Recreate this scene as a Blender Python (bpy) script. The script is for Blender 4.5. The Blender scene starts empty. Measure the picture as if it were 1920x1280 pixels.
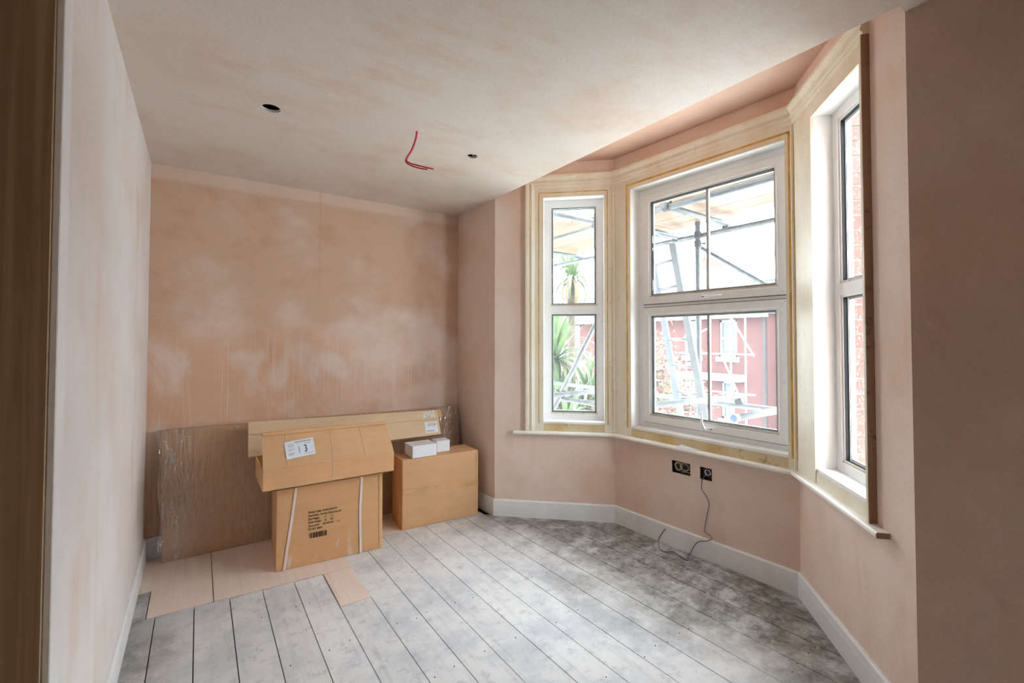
import bpy, bmesh, math, random
from mathutils import Vector, Matrix
random.seed(7)
sc = bpy.context.scene
col = sc.collection

# ------------------------------------------------------------------ camera
CAM_H, YAW, PITCH, ROLL = 1.42, 0.6022, 0.0233, 0.0007
fwd = Vector((math.sin(YAW)*math.cos(PITCH), math.cos(YAW)*math.cos(PITCH), math.sin(PITCH)))
rgt = Vector((math.cos(YAW), -math.sin(YAW), 0)); upv = rgt.cross(fwd)
r2 = rgt*math.cos(ROLL)+upv*math.sin(ROLL); u2 = upv*math.cos(ROLL)-rgt*math.sin(ROLL)
cam = bpy.data.cameras.new('camera'); camo = bpy.data.objects.new('camera', cam); col.objects.link(camo)
cam.lens = 16.0; cam.sensor_width = 36.0; cam.shift_y = -22.5/1920; cam.clip_start = 0.02
M = Matrix((r2, u2, -fwd)).transposed().to_4x4(); M.translation = (0, 0, CAM_H)
camo.matrix_world = M
cam.dof.use_dof = False
sc.camera = camo

# ------------------------------------------------------------------ world, exposure
SKY = 19.3
w = bpy.data.worlds.new('overcast_sky'); sc.world = w; w.use_nodes = True
bg = w.node_tree.nodes['Background']; bg.inputs[0].default_value = (0.81, 0.92, 1.0, 1); bg.inputs[1].default_value = SKY
wt = w.node_tree; wc = wt.nodes.new('ShaderNodeTexCoord'); wsx = wt.nodes.new('ShaderNodeSeparateXYZ'); wt.links.new(wc.outputs['Generated'], wsx.inputs[0])
wmr = wt.nodes.new('ShaderNodeMapRange'); wmr.inputs['From Min'].default_value = 0; wmr.inputs['From Max'].default_value = 1
wmr.inputs['To Min'].default_value = SKY*.75; wmr.inputs['To Max'].default_value = SKY*1.5; wt.links.new(wsx.outputs[2], wmr.inputs['Value']); wt.links.new(wmr.outputs[0], bg.inputs[1])
sc.view_settings.view_transform = 'Standard'; sc.view_settings.look = 'None'
sc.view_settings.gamma = 1.0; sc.view_settings.use_curve_mapping = False
sc.view_settings.exposure = 0.0
sc.cycles.max_bounces = 7; sc.cycles.diffuse_bounces = 5; sc.cycles.glossy_bounces = 2; sc.cycles.transmission_bounces = 2
sc.cycles.transparent_max_bounces = 12; sc.cycles.use_adaptive_sampling = True; sc.cycles.adaptive_threshold = .12; sc.cycles.adaptive_min_samples = 20; sc.cycles.use_light_tree = False; sc.cycles.use_denoising = True
sc.cycles.sample_clamp_indirect = 6.0
sc.cycles.caustics_reflective = False; sc.cycles.caustics_refractive = False

# sky portals in the three window openings: they only guide the sampling of the sky's own light
def portal(c, n, wd, ht):
    l = bpy.data.lights.new('sky_portal', 'AREA'); l.shape = 'RECTANGLE'; l.size = wd; l.size_y = ht; l.cycles.is_portal = True
    o = bpy.data.objects.new('sky_portal', l); col.objects.link(o); z = -Vector(n).normalized()*-1
    zz = Vector(n).normalized(); xx = Vector((0, 0, 1)).cross(zz).normalized(); yy = zz.cross(xx)
    m = Matrix((xx, yy, zz)).transposed().to_4x4(); m.translation = c; o.matrix_world = m
portal((2.59, 2.87, 1.665), (.684, .730, 0), .48, 1.82); portal((2.94, 1.84, 1.665), (.9985, .0545, 0), 1.09, 1.82); portal((2.60, .78, 1.665), (.687, -.727, 0), .40, 1.82)

# ------------------------------------------------------------------ materials
def s2l(*c):
    return tuple(((v/255)/12.92 if v/255 <= 0.04045 else ((v/255+0.055)/1.055)**2.4) for v in c)
class NT:
    def __init__(s, name):
        s.m = bpy.data.materials.new(name); s.m.use_nodes = True
        s.t = s.m.node_tree; s.b = s.t.nodes['Principled BSDF']
        s.co = s.t.nodes.new('ShaderNodeTexCoord').outputs['Object']
    def n(s, t, **kw):
        nd = s.t.nodes.new(t)
        for k, v in kw.items(): setattr(nd, k, v)
        return nd
    def l(s, a, b): s.t.links.new(a, b)
    def noise(s, scale=(1, 1, 1), sc_=1.0, detail=4, rough=.55, dist=0.0, loc=(0, 0, 0), rot=(0, 0, 0)):
        mp = s.n('ShaderNodeMapping'); mp.inputs['Scale'].default_value = scale
        mp.inputs['Location'].default_value = loc; mp.inputs['Rotation'].default_value = rot
        s.l(s.co, mp.inputs['Vector'])
        nz = s.n('ShaderNodeTexNoise'); nz.inputs['Scale'].default_value = sc_; nz.inputs['Detail'].default_value = detail
        nz.inputs['Roughness'].default_value = rough; nz.inputs['Distortion'].default_value = dist
        s.l(mp.outputs[0], nz.inputs['Vector']); return nz.outputs['Fac']
    def ramp(s, v, a, b, lo=0.0, hi=1.0, smooth=True):
        r = s.n('ShaderNodeMapRange'); r.interpolation_type = 'SMOOTHSTEP' if smooth else 'LINEAR'
        r.inputs['From Min'].default_value = a; r.inputs['From Max'].default_value = b
        r.inputs['To Min'].default_value = lo; r.inputs['To Max'].default_value = hi
        s.l(v, r.inputs['Value']); return r.outputs['Result']
    def math(s, op, a, b=None, clamp=False):
        m = s.n('ShaderNodeMath', operation=op); m.use_clamp = clamp
        for i, v in enumerate((a, b)):
            if v is None: continue
            if isinstance(v, (int, float)): m.inputs[i].default_value = v
            else: s.l(v, m.inputs[i])
        return m.outputs[0]
    def mix(s, f, a, b):
        m = s.n('ShaderNodeMix', data_type='RGBA')
        for sock, v in ((m.inputs[0], f), (m.inputs[6], a), (m.inputs[7], b)):
            if isinstance(v, (int, float)): sock.default_value = v
            elif isinstance(v, tuple): sock.default_value = (*v[:3], 1)
            else: s.l(v, sock)
        return m.outputs[2]
    def axis(s, k):
        x = s.n('ShaderNodeSeparateXYZ'); s.l(s.co, x.inputs[0]); return x.outputs[k]
    def color(s, c):
        if isinstance(c, tuple): s.b.inputs['Base Color'].default_value = (*c[:3], 1)
        else: s.l(c, s.b.inputs['Base Color'])
        return s
    def rough(s, v, spec=.5):
        if isinstance(v, (int, float)): s.b.inputs['Roughness'].default_value = v
        else: s.l(v, s.b.inputs['Roughness'])
        s.b.inputs['Specular IOR Level'].default_value = spec; return s
    def bump(s, h, strength=.2, dist=.01):
        b = s.n('ShaderNodeBump'); b.inputs['Strength'].default_value = strength; b.inputs['Distance'].default_value = dist
        s.l(h, b.inputs['Height']); s.l(b.outputs[0], s.b.inputs['Normal']); return s

def plain(name, c, rough=.6, spec=.4, metal=0.0, var=.12, vscale=6, bump=0.0):
    t = NT(name); nz = t.noise(sc_=vscale, detail=2)
    d = tuple(x*(1-var) for x in c); l = tuple(min(1, x*(1+var)) for x in c)
    t.color(t.mix(t.ramp(nz, .3, .7), d, l)).rough(rough, spec); t.b.inputs['Metallic'].default_value = metal
    if bump: t.bump(t.noise(sc_=vscale*8), bump, .002)
    return t.m

DRY = s2l(228, 209, 197); DAMP = s2l(216, 180, 154); HOT = s2l(212, 164, 128)
def plaster(name, dry=DRY, damp=DAMP, cloud=1.3, cl=(.42, .68), streak=(16, 16, 1.6), zone=None, rot=(0, 0, 0), seed=0, amt=.55, cs=(1, 1, 1)):
    t = NT(name)
    c1 = t.noise(cs, sc_=cloud, detail=3, loc=(seed, seed*.7, 0)); c2 = t.noise((1, 1, 1), sc_=cloud*3.1, detail=3, rough=.6, loc=(seed+3, 1, 2))
    base = t.mix(t.math('ADD', t.math('MULTIPLY', t.ramp(c1, *cl), .7), t.math('MULTIPLY', t.ramp(c2, .5, .72), .35), True), dry, damp)
    st = t.noise(streak, sc_=1.0, detail=3, rough=.65, loc=(seed*2, 5, 1), rot=rot)
    patch = t.ramp(t.noise(sc_=1.9, detail=2, loc=(seed+9, 2, 4)), .47, .62)
    f = t.math('MULTIPLY', t.ramp(st, .42, .66), patch)
    if zone:
        ax, a, b = zone; f = t.math('MULTIPLY', f, t.ramp(t.axis(ax), a, b))
    base = t.mix(t.math('MULTIPLY', f, amt), base, HOT)
    fine = t.noise(sc_=170, detail=0); base = t.mix(t.ramp(fine, .35, .75, 0, .10), base, s2l(150, 120, 104))
    t.color(base).rough(.78, .25)
    h = t.math('ADD', t.math('MULTIPLY', st, .6), t.math('ADD', t.math('MULTIPLY', c2, .8), t.math('MULTIPLY', fine, .08)))
    t.bump(h, .22, .006)
    return t.m
def back_plaster():
    t = NT('plaster_back'); x, z = t.axis(0), t.axis(2)
    c1 = t.noise((1, 1, 1.2), sc_=1.5, detail=4, loc=(1.7, 0, .3)); c2 = t.noise(sc_=4.2, detail=4, rough=.6, loc=(5, 1, 2))
    up = t.ramp(z, 1.2, 1.9, 0, .55)
    f = t.math('ADD', t.math('MULTIPLY', t.ramp(t.math('ADD', c1, t.math('MULTIPLY', up, .45)), .46, .72), .8), t.math('MULTIPLY', t.ramp(c2, .45, .74), .25), True)
    base = t.mix(f, s2l(226, 204, 190), s2l(200, 162, 135))
    pm = t.math('MULTIPLY', t.ramp(t.noise((1.3, 1, 1), sc_=2.1, detail=4, dist=.7, loc=(8.3, 0, 3.1)), .38, .56), t.math('MULTIPLY', t.ramp(z, 1.62, 1.30), t.ramp(x, 1.5, .55, .25, 1)))
    base = t.mix(t.math('MULTIPLY', pm, .7), base, s2l(212, 158, 118))
    ln = t.noise((55, 1, 1.1), sc_=1.0, detail=5, rough=.6, dist=.25, loc=(0, 0, 2)); ln2 = t.noise((2.4, 1, 40), sc_=1, detail=4, dist=.3, loc=(3, 0, 0))
    lines = t.math('MULTIPLY', t.ramp(ln, .52, .66), t.ramp(z, 1.6, 1.2))
    base = t.mix(t.math('MULTIPLY', lines, .5), base, s2l(228, 206, 192))
    l2 = t.math('MULTIPLY', t.ramp(ln2, .55, .68), t.math('MULTIPLY', t.ramp(z, 1.75, 1.45), t.ramp(x, .45, .1)))
    base = t.mix(t.math('MULTIPLY', l2, .12), base, s2l(232, 214, 203))
    band = t.math('MULTIPLY', t.ramp(t.math('ADD', z, t.math('MULTIPLY', c2, .05)), 2.500, 2.545), .55); base = t.mix(band, base, s2l(226, 204, 188))
    jx = t.math('MULTIPLY', t.ramp(t.math('ABSOLUTE', t.math('SUBTRACT', x, .775)), .016, .001), t.ramp(z, 1.65, 2.1)); base = t.mix(t.math('MULTIPLY', jx, .28), base, s2l(190, 146, 118))
    fine = t.noise(sc_=170, detail=2)
    t.color(base).rough(.78, .25)
    h = t.math('ADD', t.math('MULTIPLY', lines, .5), t.math('ADD', t.math('MULTIPLY', c2, .8), t.math('ADD', t.math('MULTIPLY', fine, .08), t.math('MULTIPLY', band, 2.0)))); t.bump(h, .25, .006)
    return t.m
m_wall_back = back_plaster()
m_wall_left = plaster('plaster_left', dry=s2l(230, 224, 221), damp=s2l(222, 208, 199), streak=(1, 6, .5), seed=4.2, amt=.3)
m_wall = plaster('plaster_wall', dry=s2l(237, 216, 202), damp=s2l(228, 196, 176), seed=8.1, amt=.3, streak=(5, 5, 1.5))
m_wall_shade = plaster('plaster_shade_tone', dry=s2l(206, 178, 162), damp=s2l(192, 160, 142), seed=3.3, amt=.3, streak=(5, 5, 1.5))  # same plaster darkened, the near wall's shade painted into its colour
m_ceil = plaster('plaster_ceiling', dry=s2l(226, 215, 206), damp=s2l(216, 195, 180), cloud=1.6, cl=(.45, .72), streak=(3, 11, 1), rot=(0, 0, .6), seed=2.4, amt=.22)
m_frieze = plaster('plaster_frieze', dry=s2l(216, 182, 162), damp=s2l(204, 162, 138), seed=5.5, amt=.4)

def floor_mat(name, new=False):
    t = NT(name)
    grain = t.noise((26, 1.6, 1), sc_=1.0, detail=3, rough=.7); blot = t.noise(sc_=3.2, detail=6, rough=.68)
    sp = t.noise(sc_=15, detail=6, rough=.75)
    rnd = t.n('ShaderNodeObjectInfo').outputs['Random']
    if new:
        c = t.mix(t.ramp(grain, .35, .7, 0, .5), s2l(236, 218, 206), s2l(222, 198, 182))
        c = t.mix(t.ramp(blot, .55, .8, 0, .4), c, s2l(214, 208, 204))
        t.color(c).rough(.6, .3).bump(grain, .1, .002); return t.m
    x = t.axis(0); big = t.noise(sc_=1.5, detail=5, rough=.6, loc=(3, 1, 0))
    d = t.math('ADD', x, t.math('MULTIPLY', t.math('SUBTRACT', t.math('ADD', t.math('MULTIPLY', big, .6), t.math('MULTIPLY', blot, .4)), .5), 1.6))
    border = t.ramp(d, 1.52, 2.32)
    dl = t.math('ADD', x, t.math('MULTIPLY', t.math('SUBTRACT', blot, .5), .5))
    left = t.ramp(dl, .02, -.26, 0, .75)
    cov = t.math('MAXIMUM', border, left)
    white = t.mix(t.ramp(blot, .4, .66), s2l(232, 231, 231), s2l(206, 208, 213))
    white = t.mix(t.ramp(sp, .52, .66, 0, .5), white, s2l(172, 174, 180))
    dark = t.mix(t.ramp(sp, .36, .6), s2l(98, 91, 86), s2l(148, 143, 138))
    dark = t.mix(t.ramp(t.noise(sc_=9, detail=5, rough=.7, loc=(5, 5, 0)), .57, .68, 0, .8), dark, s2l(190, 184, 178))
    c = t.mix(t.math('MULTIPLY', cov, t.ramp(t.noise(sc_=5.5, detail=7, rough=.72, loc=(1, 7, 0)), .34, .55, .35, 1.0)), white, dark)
    c = t.mix(t.math('MULTIPLY', t.ramp(grain, .5, .75), .22), c, s2l(140, 134, 128))
    c = t.mix(t.math('MULTIPLY', rnd, .12), c, s2l(120, 116, 112))
    t.color(c).rough(t.ramp(blot, .3, .7, .42, .6), .42).bump(t.math('ADD', grain, sp), .15, .002)
    return t.m
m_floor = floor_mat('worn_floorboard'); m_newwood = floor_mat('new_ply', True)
m_sub = plain('subfloor', (.02, .017, .015), .9, .1)

def cream_mat(name, a, b, dirt_haze, amt=.5):
    t = NT(name); n1 = t.noise((2, 2, .6), sc_=3, detail=2); n2 = t.noise(sc_=22, detail=3, rough=.7)
    c = t.mix(t.ramp(n1, .35, .7), a, b)
    c = t.mix(t.math('MULTIPLY', t.ramp(n2, .56, .72), amt), c, dirt_haze)
    t.color(c).rough(.45, .45).bump(n2, .08, .002); return t.m
m_cream = cream_mat('old_cream_paint', s2l(236, 228, 210), s2l(228, 215, 190), s2l(196, 178, 148), .3)
m_sill = cream_mat('sill_paint', s2l(244, 240, 233), s2l(238, 231, 221), s2l(196, 180, 156), .25)
m_strip = cream_mat('worn_timber_strip', s2l(214, 196, 158), s2l(200, 170, 116), s2l(140, 120, 90), .8)
m_upvc = cream_mat('upvc_white', s2l(246, 246, 245), s2l(242, 240, 238), s2l(208, 196, 180), .14)
m_bead = cream_mat('dirty_bead', s2l(214, 206, 196), s2l(196, 180, 162), s2l(140, 120, 98), .6)
m_yellow = plain('yellow_caulk', s2l(214, 168, 84), .6, .3, var=.2, vscale=14)
m_rawedge = cream_mat('raw_brown_edge', s2l(166, 128, 100), s2l(146, 108, 82), s2l(96, 70, 50), .8)
m_skirt = cream_mat('skirting_primer', s2l(242, 242, 243), s2l(236, 235, 234), s2l(206, 198, 190), .15)
m_gasket = plain('black_gasket', (.02, .022, .025), .6, .3)
m_bar = plain('glazing_bar_grey', s2l(205, 212, 212), .4, .5)
def pine_mat():
    t = NT('bare_pine'); g = t.noise((30, 30, 1.0), sc_=1, detail=5, dist=1.2)
    c = t.mix(t.ramp(g, .3, .7), s2l(176, 150, 120), s2l(150, 122, 92))
    k = t.n('ShaderNodeTexVoronoi'); k.inputs['Scale'].default_value = 5.0; t.l(t.co, k.inputs['Vector'])
    c = t.mix(t.ramp(k.outputs['Distance'], .10, .05), c, s2l(104, 66, 40))
    t.color(c).rough(.55, .3); return t.m
m_pine = pine_mat()

def glass_mat(name, dirt_haze=.05, speck=.5, sscale=120, zr=None):
    m = bpy.data.materials.new(name); m.use_nodes = True; nt = m.node_tree; nt.nodes.clear()
    t = NT.__new__(NT); t.m = m; t.t = nt; t.co = nt.nodes.new('ShaderNodeTexCoord').outputs['Object']
    out = t.n('ShaderNodeOutputMaterial'); tr = t.n('ShaderNodeBsdfTransparent'); tr.inputs[0].default_value = (.97, .985, .98, 1)
    gl = t.n('ShaderNodeBsdfGlossy'); gl.inputs['Roughness'].default_value = .02
    lw_ = t.n('ShaderNodeLayerWeight'); lw_.inputs['Blend'].default_value = .5; fr = t.math('ADD', t.math('MULTIPLY', t.math('POWER', lw_.outputs['Facing'], 5.0), .9), .035)
    mx = t.n('ShaderNodeMixShader'); t.l(fr, mx.inputs[0]); t.l(tr.outputs[0], mx.inputs[1]); t.l(gl.outputs[0], mx.inputs[2])
    tl = t.n('ShaderNodeBsdfTranslucent'); tl.inputs[0].default_value = (.9, .92, .93, 1)  # even veil stands in for bright haze over the view; specks are dirt
    if speck: f = t.math('ADD', t.math('MULTIPLY', t.ramp(t.noise(sc_=sscale, detail=0), .66, .74), speck), dirt_haze)
    else: f = t.math('ADD', dirt_haze, 0.0)
    mx2 = t.n('ShaderNodeMixShader'); t.l(f, mx2.inputs[0]); t.l(mx.outputs[0], mx2.inputs[1]); t.l(tl.outputs[0], mx2.inputs[2])
    t.l(mx2.outputs[0], out.inputs[0]); return m
m_glass = glass_mat('window_glass', .034, 0, 150); m_glass_dirty = glass_mat('dirty_window_glass', .035, .18, 90)

def card_mat(name, a, b, dust=0.0):
    t = NT(name); n1 = t.noise((1, 1, 7), sc_=5, detail=4); n2 = t.noise(sc_=90, detail=3); n3 = t.noise(sc_=4, detail=3, loc=(2, 2, 2))
    c = t.mix(t.ramp(n1, .2, .8, .3, .7), a, b); c = t.mix(t.ramp(n2, .4, .8, 0, .18), c, tuple(x*.7 for x in a))
    c = t.mix(t.ramp(n3, .4, .75, 0, .25), c, tuple(min(1, x*1.25) for x in a))
    if dust:
        n4 = t.noise((9, 9, 3), sc_=1, detail=6, rough=.7, dist=1.4); z = t.ramp(t.axis(2), .24, .02)
        c = t.mix(t.math('MULTIPLY', t.math('MULTIPLY', t.ramp(n4, .55, .68), z), dust), c, s2l(222, 206, 194))
    t.color(c).rough(.75, .25).bump(n1, .08, .003); return t.m
m_card = card_mat('cardboard', s2l(216, 172, 130), s2l(206, 160, 116))
m_card_dust = card_mat('dusty_cardboard', s2l(220, 172, 126), s2l(210, 160, 112), .7)
m_card_pale = card_mat('pale_cardboard', s2l(222, 194, 160), s2l(212, 182, 146))
m_card_dark = card_mat('wrapped_cardboard', s2l(196, 158, 124), s2l(186, 146, 112))
m_tape = plain('brown_tape', s2l(206, 160, 112), .2, .6)
m_white_label = plain('white_label', s2l(228, 230, 236), .5, .4, var=.03)
m_ink = plain('black_ink', s2l(62, 50, 42), .8, .1)
m_ink_grey = plain('grey_ink', s2l(176, 178, 188), .8, .1)
m_ink_dark = plain('dark_green_ink', s2l(34, 56, 58), .8, .1)
m_strap = plain('white_strap', s2l(232, 214, 208), .4, .4, var=.05)
m_whitebox = plain('white_card', s2l(236, 236, 240), .45, .4, var=.02)
m_red = plain('red_wire', s2l(190, 24, 44), .4, .5)
m_purple = plain('purple_wire', s2l(96, 70, 120), .4, .5)
m_cable = plain('beige_cable', s2l(176, 160, 138), .5, .4)
m_galv = plain('galvanised_box', s2l(92, 84, 76), .5, .5, .4)
m_void = plain('dark_void', (.015, .013, .011), .9, .1)
m_paper = plain('white_paper', s2l(232, 236, 246), .6, .3, var=.04)
def wrap_mat():
    m = bpy.data.materials.new('clear_film'); m.use_nodes = True; nt = m.node_tree; nt.nodes.clear()
    t = NT.__new__(NT); t.m = m; t.t = nt; t.co = nt.nodes.new('ShaderNodeTexCoord').outputs['Object']
    out = t.n('ShaderNodeOutputMaterial'); tr = t.n('ShaderNodeBsdfTransparent'); gl = t.n('ShaderNodeBsdfGlossy'); gl.inputs['Roughness'].default_value = .10
    b = t.n('ShaderNodeBump'); b.inputs['Strength'].default_value = .9; b.inputs['Distance'].default_value = .02
    n1 = t.noise((22, 9, 6), sc_=1.6, detail=2, dist=.5, rot=(0, .45, 0)); t.l(n1, b.inputs['Height']); t.l(b.outputs[0], gl.inputs['Normal'])
    df = t.n('ShaderNodeBsdfDiffuse'); df.inputs[0].default_value = (.8, .78, .76, 1)
    mx = t.n('ShaderNodeMixShader'); em = t.math('MAXIMUM', t.ramp(t.axis(0), .10, -.12), t.ramp(t.axis(0), 1.55, 1.75)); t.l(t.ramp(em, 0, 1, .06, .17), mx.inputs[0]); t.l(tr.outputs[0], mx.inputs[1]); t.l(gl.outputs[0], mx.inputs[2])
    m2 = t.n('ShaderNodeMixShader'); t.l(t.math('ADD', t.math('MULTIPLY', t.ramp(n1, .54, .64), t.math('MULTIPLY', em, .32)), .03), m2.inputs[0]); t.l(mx.outputs[0], m2.inputs[1]); t.l(df.outputs[0], m2.inputs[2])  # pale diffuse streaks near both ends paint in the film's glints
    t.l(m2.outputs[0], out.inputs[0]); return m
m_film = wrap_mat()
# outside
m_tube = plain('galvanised_tube', (.075, .086, .092), .45, .5, .3, var=.25, vscale=14)
m_board = cream_mat('scaffold_board', (.17, .105, .062), (.14, .082, .046), (.06, .042, .028), .6)
m_blue = plain('blue_cap', (.016, .044, .15), .4, .5)
m_coupler = plain('steel_coupler', (.02, .02, .02), .5, .5, .4)
m_alu = plain('ladder_aluminium', (.07, .08, .088), .4, .5, .4)
def brick_mat(name, c1, c2, mortar, scale, bw=.225, rh=.075):
    t = NT(name); xyz = t.n('ShaderNodeSeparateXYZ'); t.l(t.co, xyz.inputs[0]); cb = t.n('ShaderNodeCombineXYZ')
    t.l(xyz.outputs[1], cb.inputs[0]); t.l(xyz.outputs[2], cb.inputs[1])
    bt = t.n('ShaderNodeTexBrick'); t.l(cb.outputs[0], bt.inputs['Vector'])
    bt.inputs['Color1'].default_value = (*c1, 1); bt.inputs['Color2'].default_value = (*c2, 1); bt.inputs['Mortar'].default_value = (*mortar, 1)
    bt.inputs['Scale'].default_value = scale; bt.inputs['Brick Width'].default_value = bw; bt.inputs['Row Height'].default_value = rh; bt.inputs['Mortar Size'].default_value = .008
    t.color(bt.outputs[0]).rough(.85, .2); return t.m
m_brickhouse = brick_mat('red_brick', (.066, .022, .019), (.055, .018, .016), (.072, .042, .038), 1.0)
m_brick_pale = brick_mat('weathered_brick', (.12, .052, .043), (.10, .042, .035), (.13, .085, .075), 1.0)
m_brick = plain('single_brick', (.17, .062, .045), .85, .2, var=.25, vscale=9)
m_mortar = plain('lime_mortar', (.30, .24, .21), .9, .1)
m_slate = plain('roof_slate', (.06, .06, .066), .7, .3, var=.2, vscale=8)
m_white_ext = plain('white_joinery', (.2, .2, .2), .5, .4)
m_pane_ext = plain('house_pane', (.04, .05, .06), .15, .5)
m_leaf = plain('cordyline_leaf', (.06, .10, .032), .45, .4, var=.35, vscale=3)
m_leaf_dead = plain('dry_leaf', (.085, .062, .02), .6, .3, var=.3, vscale=3)
m_trunk = plain('bark', (.06, .045, .032), .9, .1, var=.3)
m_foliage = plain('shrub_leaf', (.06, .08, .018), .5, .3, var=.35)
m_foliage_red = plain('red_shrub_leaf', (.10, .024, .02), .5, .3, var=.35)
m_ground = plain('pale_bounce_paving', s2l(200, 198, 195), .9, .1, var=.2, vscale=2)  # ground out of view, made pale to bounce sky light onto the ceiling
m_garden_bounce = plain('pale_bounce_gravel', s2l(208, 205, 199), .9, .1, var=.3, vscale=4)  # unseen garden surface, pale for the same bounce into the room
m_render = plain('outer_render', s2l(150, 140, 130), .9, .1)

# ------------------------------------------------------------------ mesh helpers
class MB:
    def __init__(s): s.v = []; s.f = []
    def hexa(s, p):
        i = len(s.v); s.v += [tuple(x) for x in p]
        s.f += [tuple(i+k for k in q) for q in ((0, 3, 2, 1), (4, 5, 6, 7), (0, 1, 5, 4), (1, 2, 6, 5), (2, 3, 7, 6), (3, 0, 4, 7))]; return s
    def box(s, x0, x1, y0, y1, z0, z1, T=None):
        p = [(x0, y0, z0), (x1, y0, z0), (x1, y1, z0), (x0, y1, z0), (x0, y0, z1), (x1, y0, z1), (x1, y1, z1), (x0, y1, z1)]
        return s.hexa([T(*q) for q in p] if T else p)
    def prism(s, bot, top):
        i = len(s.v); n = len(bot); s.v += [tuple(x) for x in bot]+[tuple(x) for x in top]
        s.f.append(tuple(reversed(range(i, i+n)))); s.f.append(tuple(range(i+n, i+2*n)))
        for k in range(n): s.f.append((i+k, i+(k+1) % n, i+n+(k+1) % n, i+n+k))
        return s
    def tube(s, path, r, n=8, caps=True):
        path = [Vector(p) for p in path]; rs = r if isinstance(r, (list, tuple)) else [r]*len(path); i = len(s.v); pu = None
        for k, p in enumerate(path):
            a = path[max(0, k-1)]; b = path[min(len(path)-1, k+1)]; d = (b-a).normalized()
            if pu is None: pu = d.orthogonal().normalized()
            pu = (pu-d*pu.dot(d)).normalized(); q = d.cross(pu)
            for j in range(n):
                an = 2*math.pi*j/n; s.v.append(tuple(p+(pu*math.cos(an)+q*math.sin(an))*rs[k]))
        for k in range(len(path)-1):
            for j in range(n):
                a = i+k*n+j; b = i+k*n+(j+1) % n; s.f.append((a, b, b+n, a+n))
        if caps:
            s.f.append(tuple(reversed(range(i, i+n)))); e = i+(len(path)-1)*n; s.f.append(tuple(range(e, e+n)))
        return s
    def quad(s, *p):
        i = len(s.v); s.v += [tuple(x) for x in p]; s.f.append(tuple(range(i, i+len(p)))); return s
    def build(s, name, mat, parent=None, bevel=0.0, smooth=False, seg=1):
        me = bpy.data.meshes.new(name); me.from_pydata(s.v, [], s.f); bm = bmesh.new(); bm.from_mesh(me)
        bmesh.ops.recalc_face_normals(bm, faces=bm.faces)
        if bevel: bmesh.ops.bevel(bm, geom=list(bm.edges), offset=bevel, segments=seg, affect='EDGES', clamp_overlap=True)
        if smooth:
            for f in bm.faces: f.smooth = True
        bm.to_mesh(me); bm.free(); me.materials.append(mat)
        o = bpy.data.objects.new(name, me); col.objects.link(o)
        if parent: attach(o, parent)
        return o
def attach(o, parent):
    o.parent = parent; pass
    o.matrix_parent_inverse = world_mat(parent).inverted()
def world_mat(o):
    m = o.matrix_basis.copy()
    return (world_mat(o.parent) @ o.matrix_parent_inverse @ m) if o.parent else m
def tag(o, label=None, cat=None, group=None, kind=None):
    if label: o['label'] = label
    if cat: o['category'] = cat
    if group: o['group'] = group
    if kind: o['kind'] = kind
    return o
def struct(o, label, cat): return tag(o, label, cat, kind='structure')
def thing(name, label, cat, loc=(0, 0, 0), group=None):
    o = bpy.data.objects.new(name, None); o.empty_display_size = .05; o.location = loc; col.objects.link(o); return tag(o, label, cat, group)
def text_mesh(name, body, size, mat, T, parent, sx=1.0, bold=0.0):
    cu = bpy.data.curves.new(name, 'FONT'); cu.body = body; cu.size = size; cu.offset = bold
    ob = bpy.data.objects.new(name, cu); col.objects.link(ob)
    dg = bpy.context.evaluated_depsgraph_get(); me = bpy.data.meshes.new_from_object(ob.evaluated_get(dg))
    bpy.data.objects.remove(ob)
    for v in me.vertices: v.co = Vector(T(v.co.x*sx, v.co.y))
    me.materials.clear(); me.materials.append(mat); o = bpy.data.objects.new(name, me); col.objects.link(o)
    if parent: attach(o, parent)
    return o

# ------------------------------------------------------------------ plan of the room
XL, YB, ZC, ZB = -0.276, 3.801, 2.585, 2.86
Q = [Vector(p) for p in ((1.997, YB), (1.997, 3.154), (2.697, 2.498), (2.768, 1.198), (2.05, .520), (2.05, -1.7))]
SD = [(Q[i+1]-Q[i]).normalized() for i in range(5)]
SN = [Vector((-d.y, d.x)) for d in SD]              # outward normals (away from the room)
SL = [(Q[i+1]-Q[i]).length for i in range(5)]
def W(k, s, t, z): p = Q[k]+SD[k]*s+SN[k]*t; return (p.x, p.y, z)
def miter(j, t):
    if j == 0: return Q[0]+SN[0]*t
    if j == 5: return Q[5]+SN[4]*t
    a, b = SN[j-1], SN[j]; m = (a+b)/(1+a.dot(b)); return Q[j]+m*t
def seg_wall(k, z0, z1, t1, holes, mat, name, t0=0.0):
    ss = sorted({0.0, SL[k]} | {h[i] for h in holes for i in (0, 1)}); zs = sorted({z0, z1} | {h[i] for h in holes for i in (2, 3)})
    mb = MB()
    def pt(s, t):
        if s <= 1e-6: return miter(k, t)
        if s >= SL[k]-1e-6: return miter(k+1, t)
        p = W(k, s, t, 0); return Vector(p[:2])
    for a, b in zip(ss, ss[1:]):
        for c, d in zip(zs, zs[1:]):
            mx, mz = (a+b)/2, (c+d)/2
            if any(h[0] < mx < h[1] and h[2] < mz < h[3] for h in holes): continue
            pl = [pt(a, t0), pt(b, t0), pt(b, t1), pt(a, t1)]
            mb.hexa([(p.x, p.y, c) for p in pl]+[(p.x, p.y, d) for p in pl])
    return mb.build(name, mat)
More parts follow.
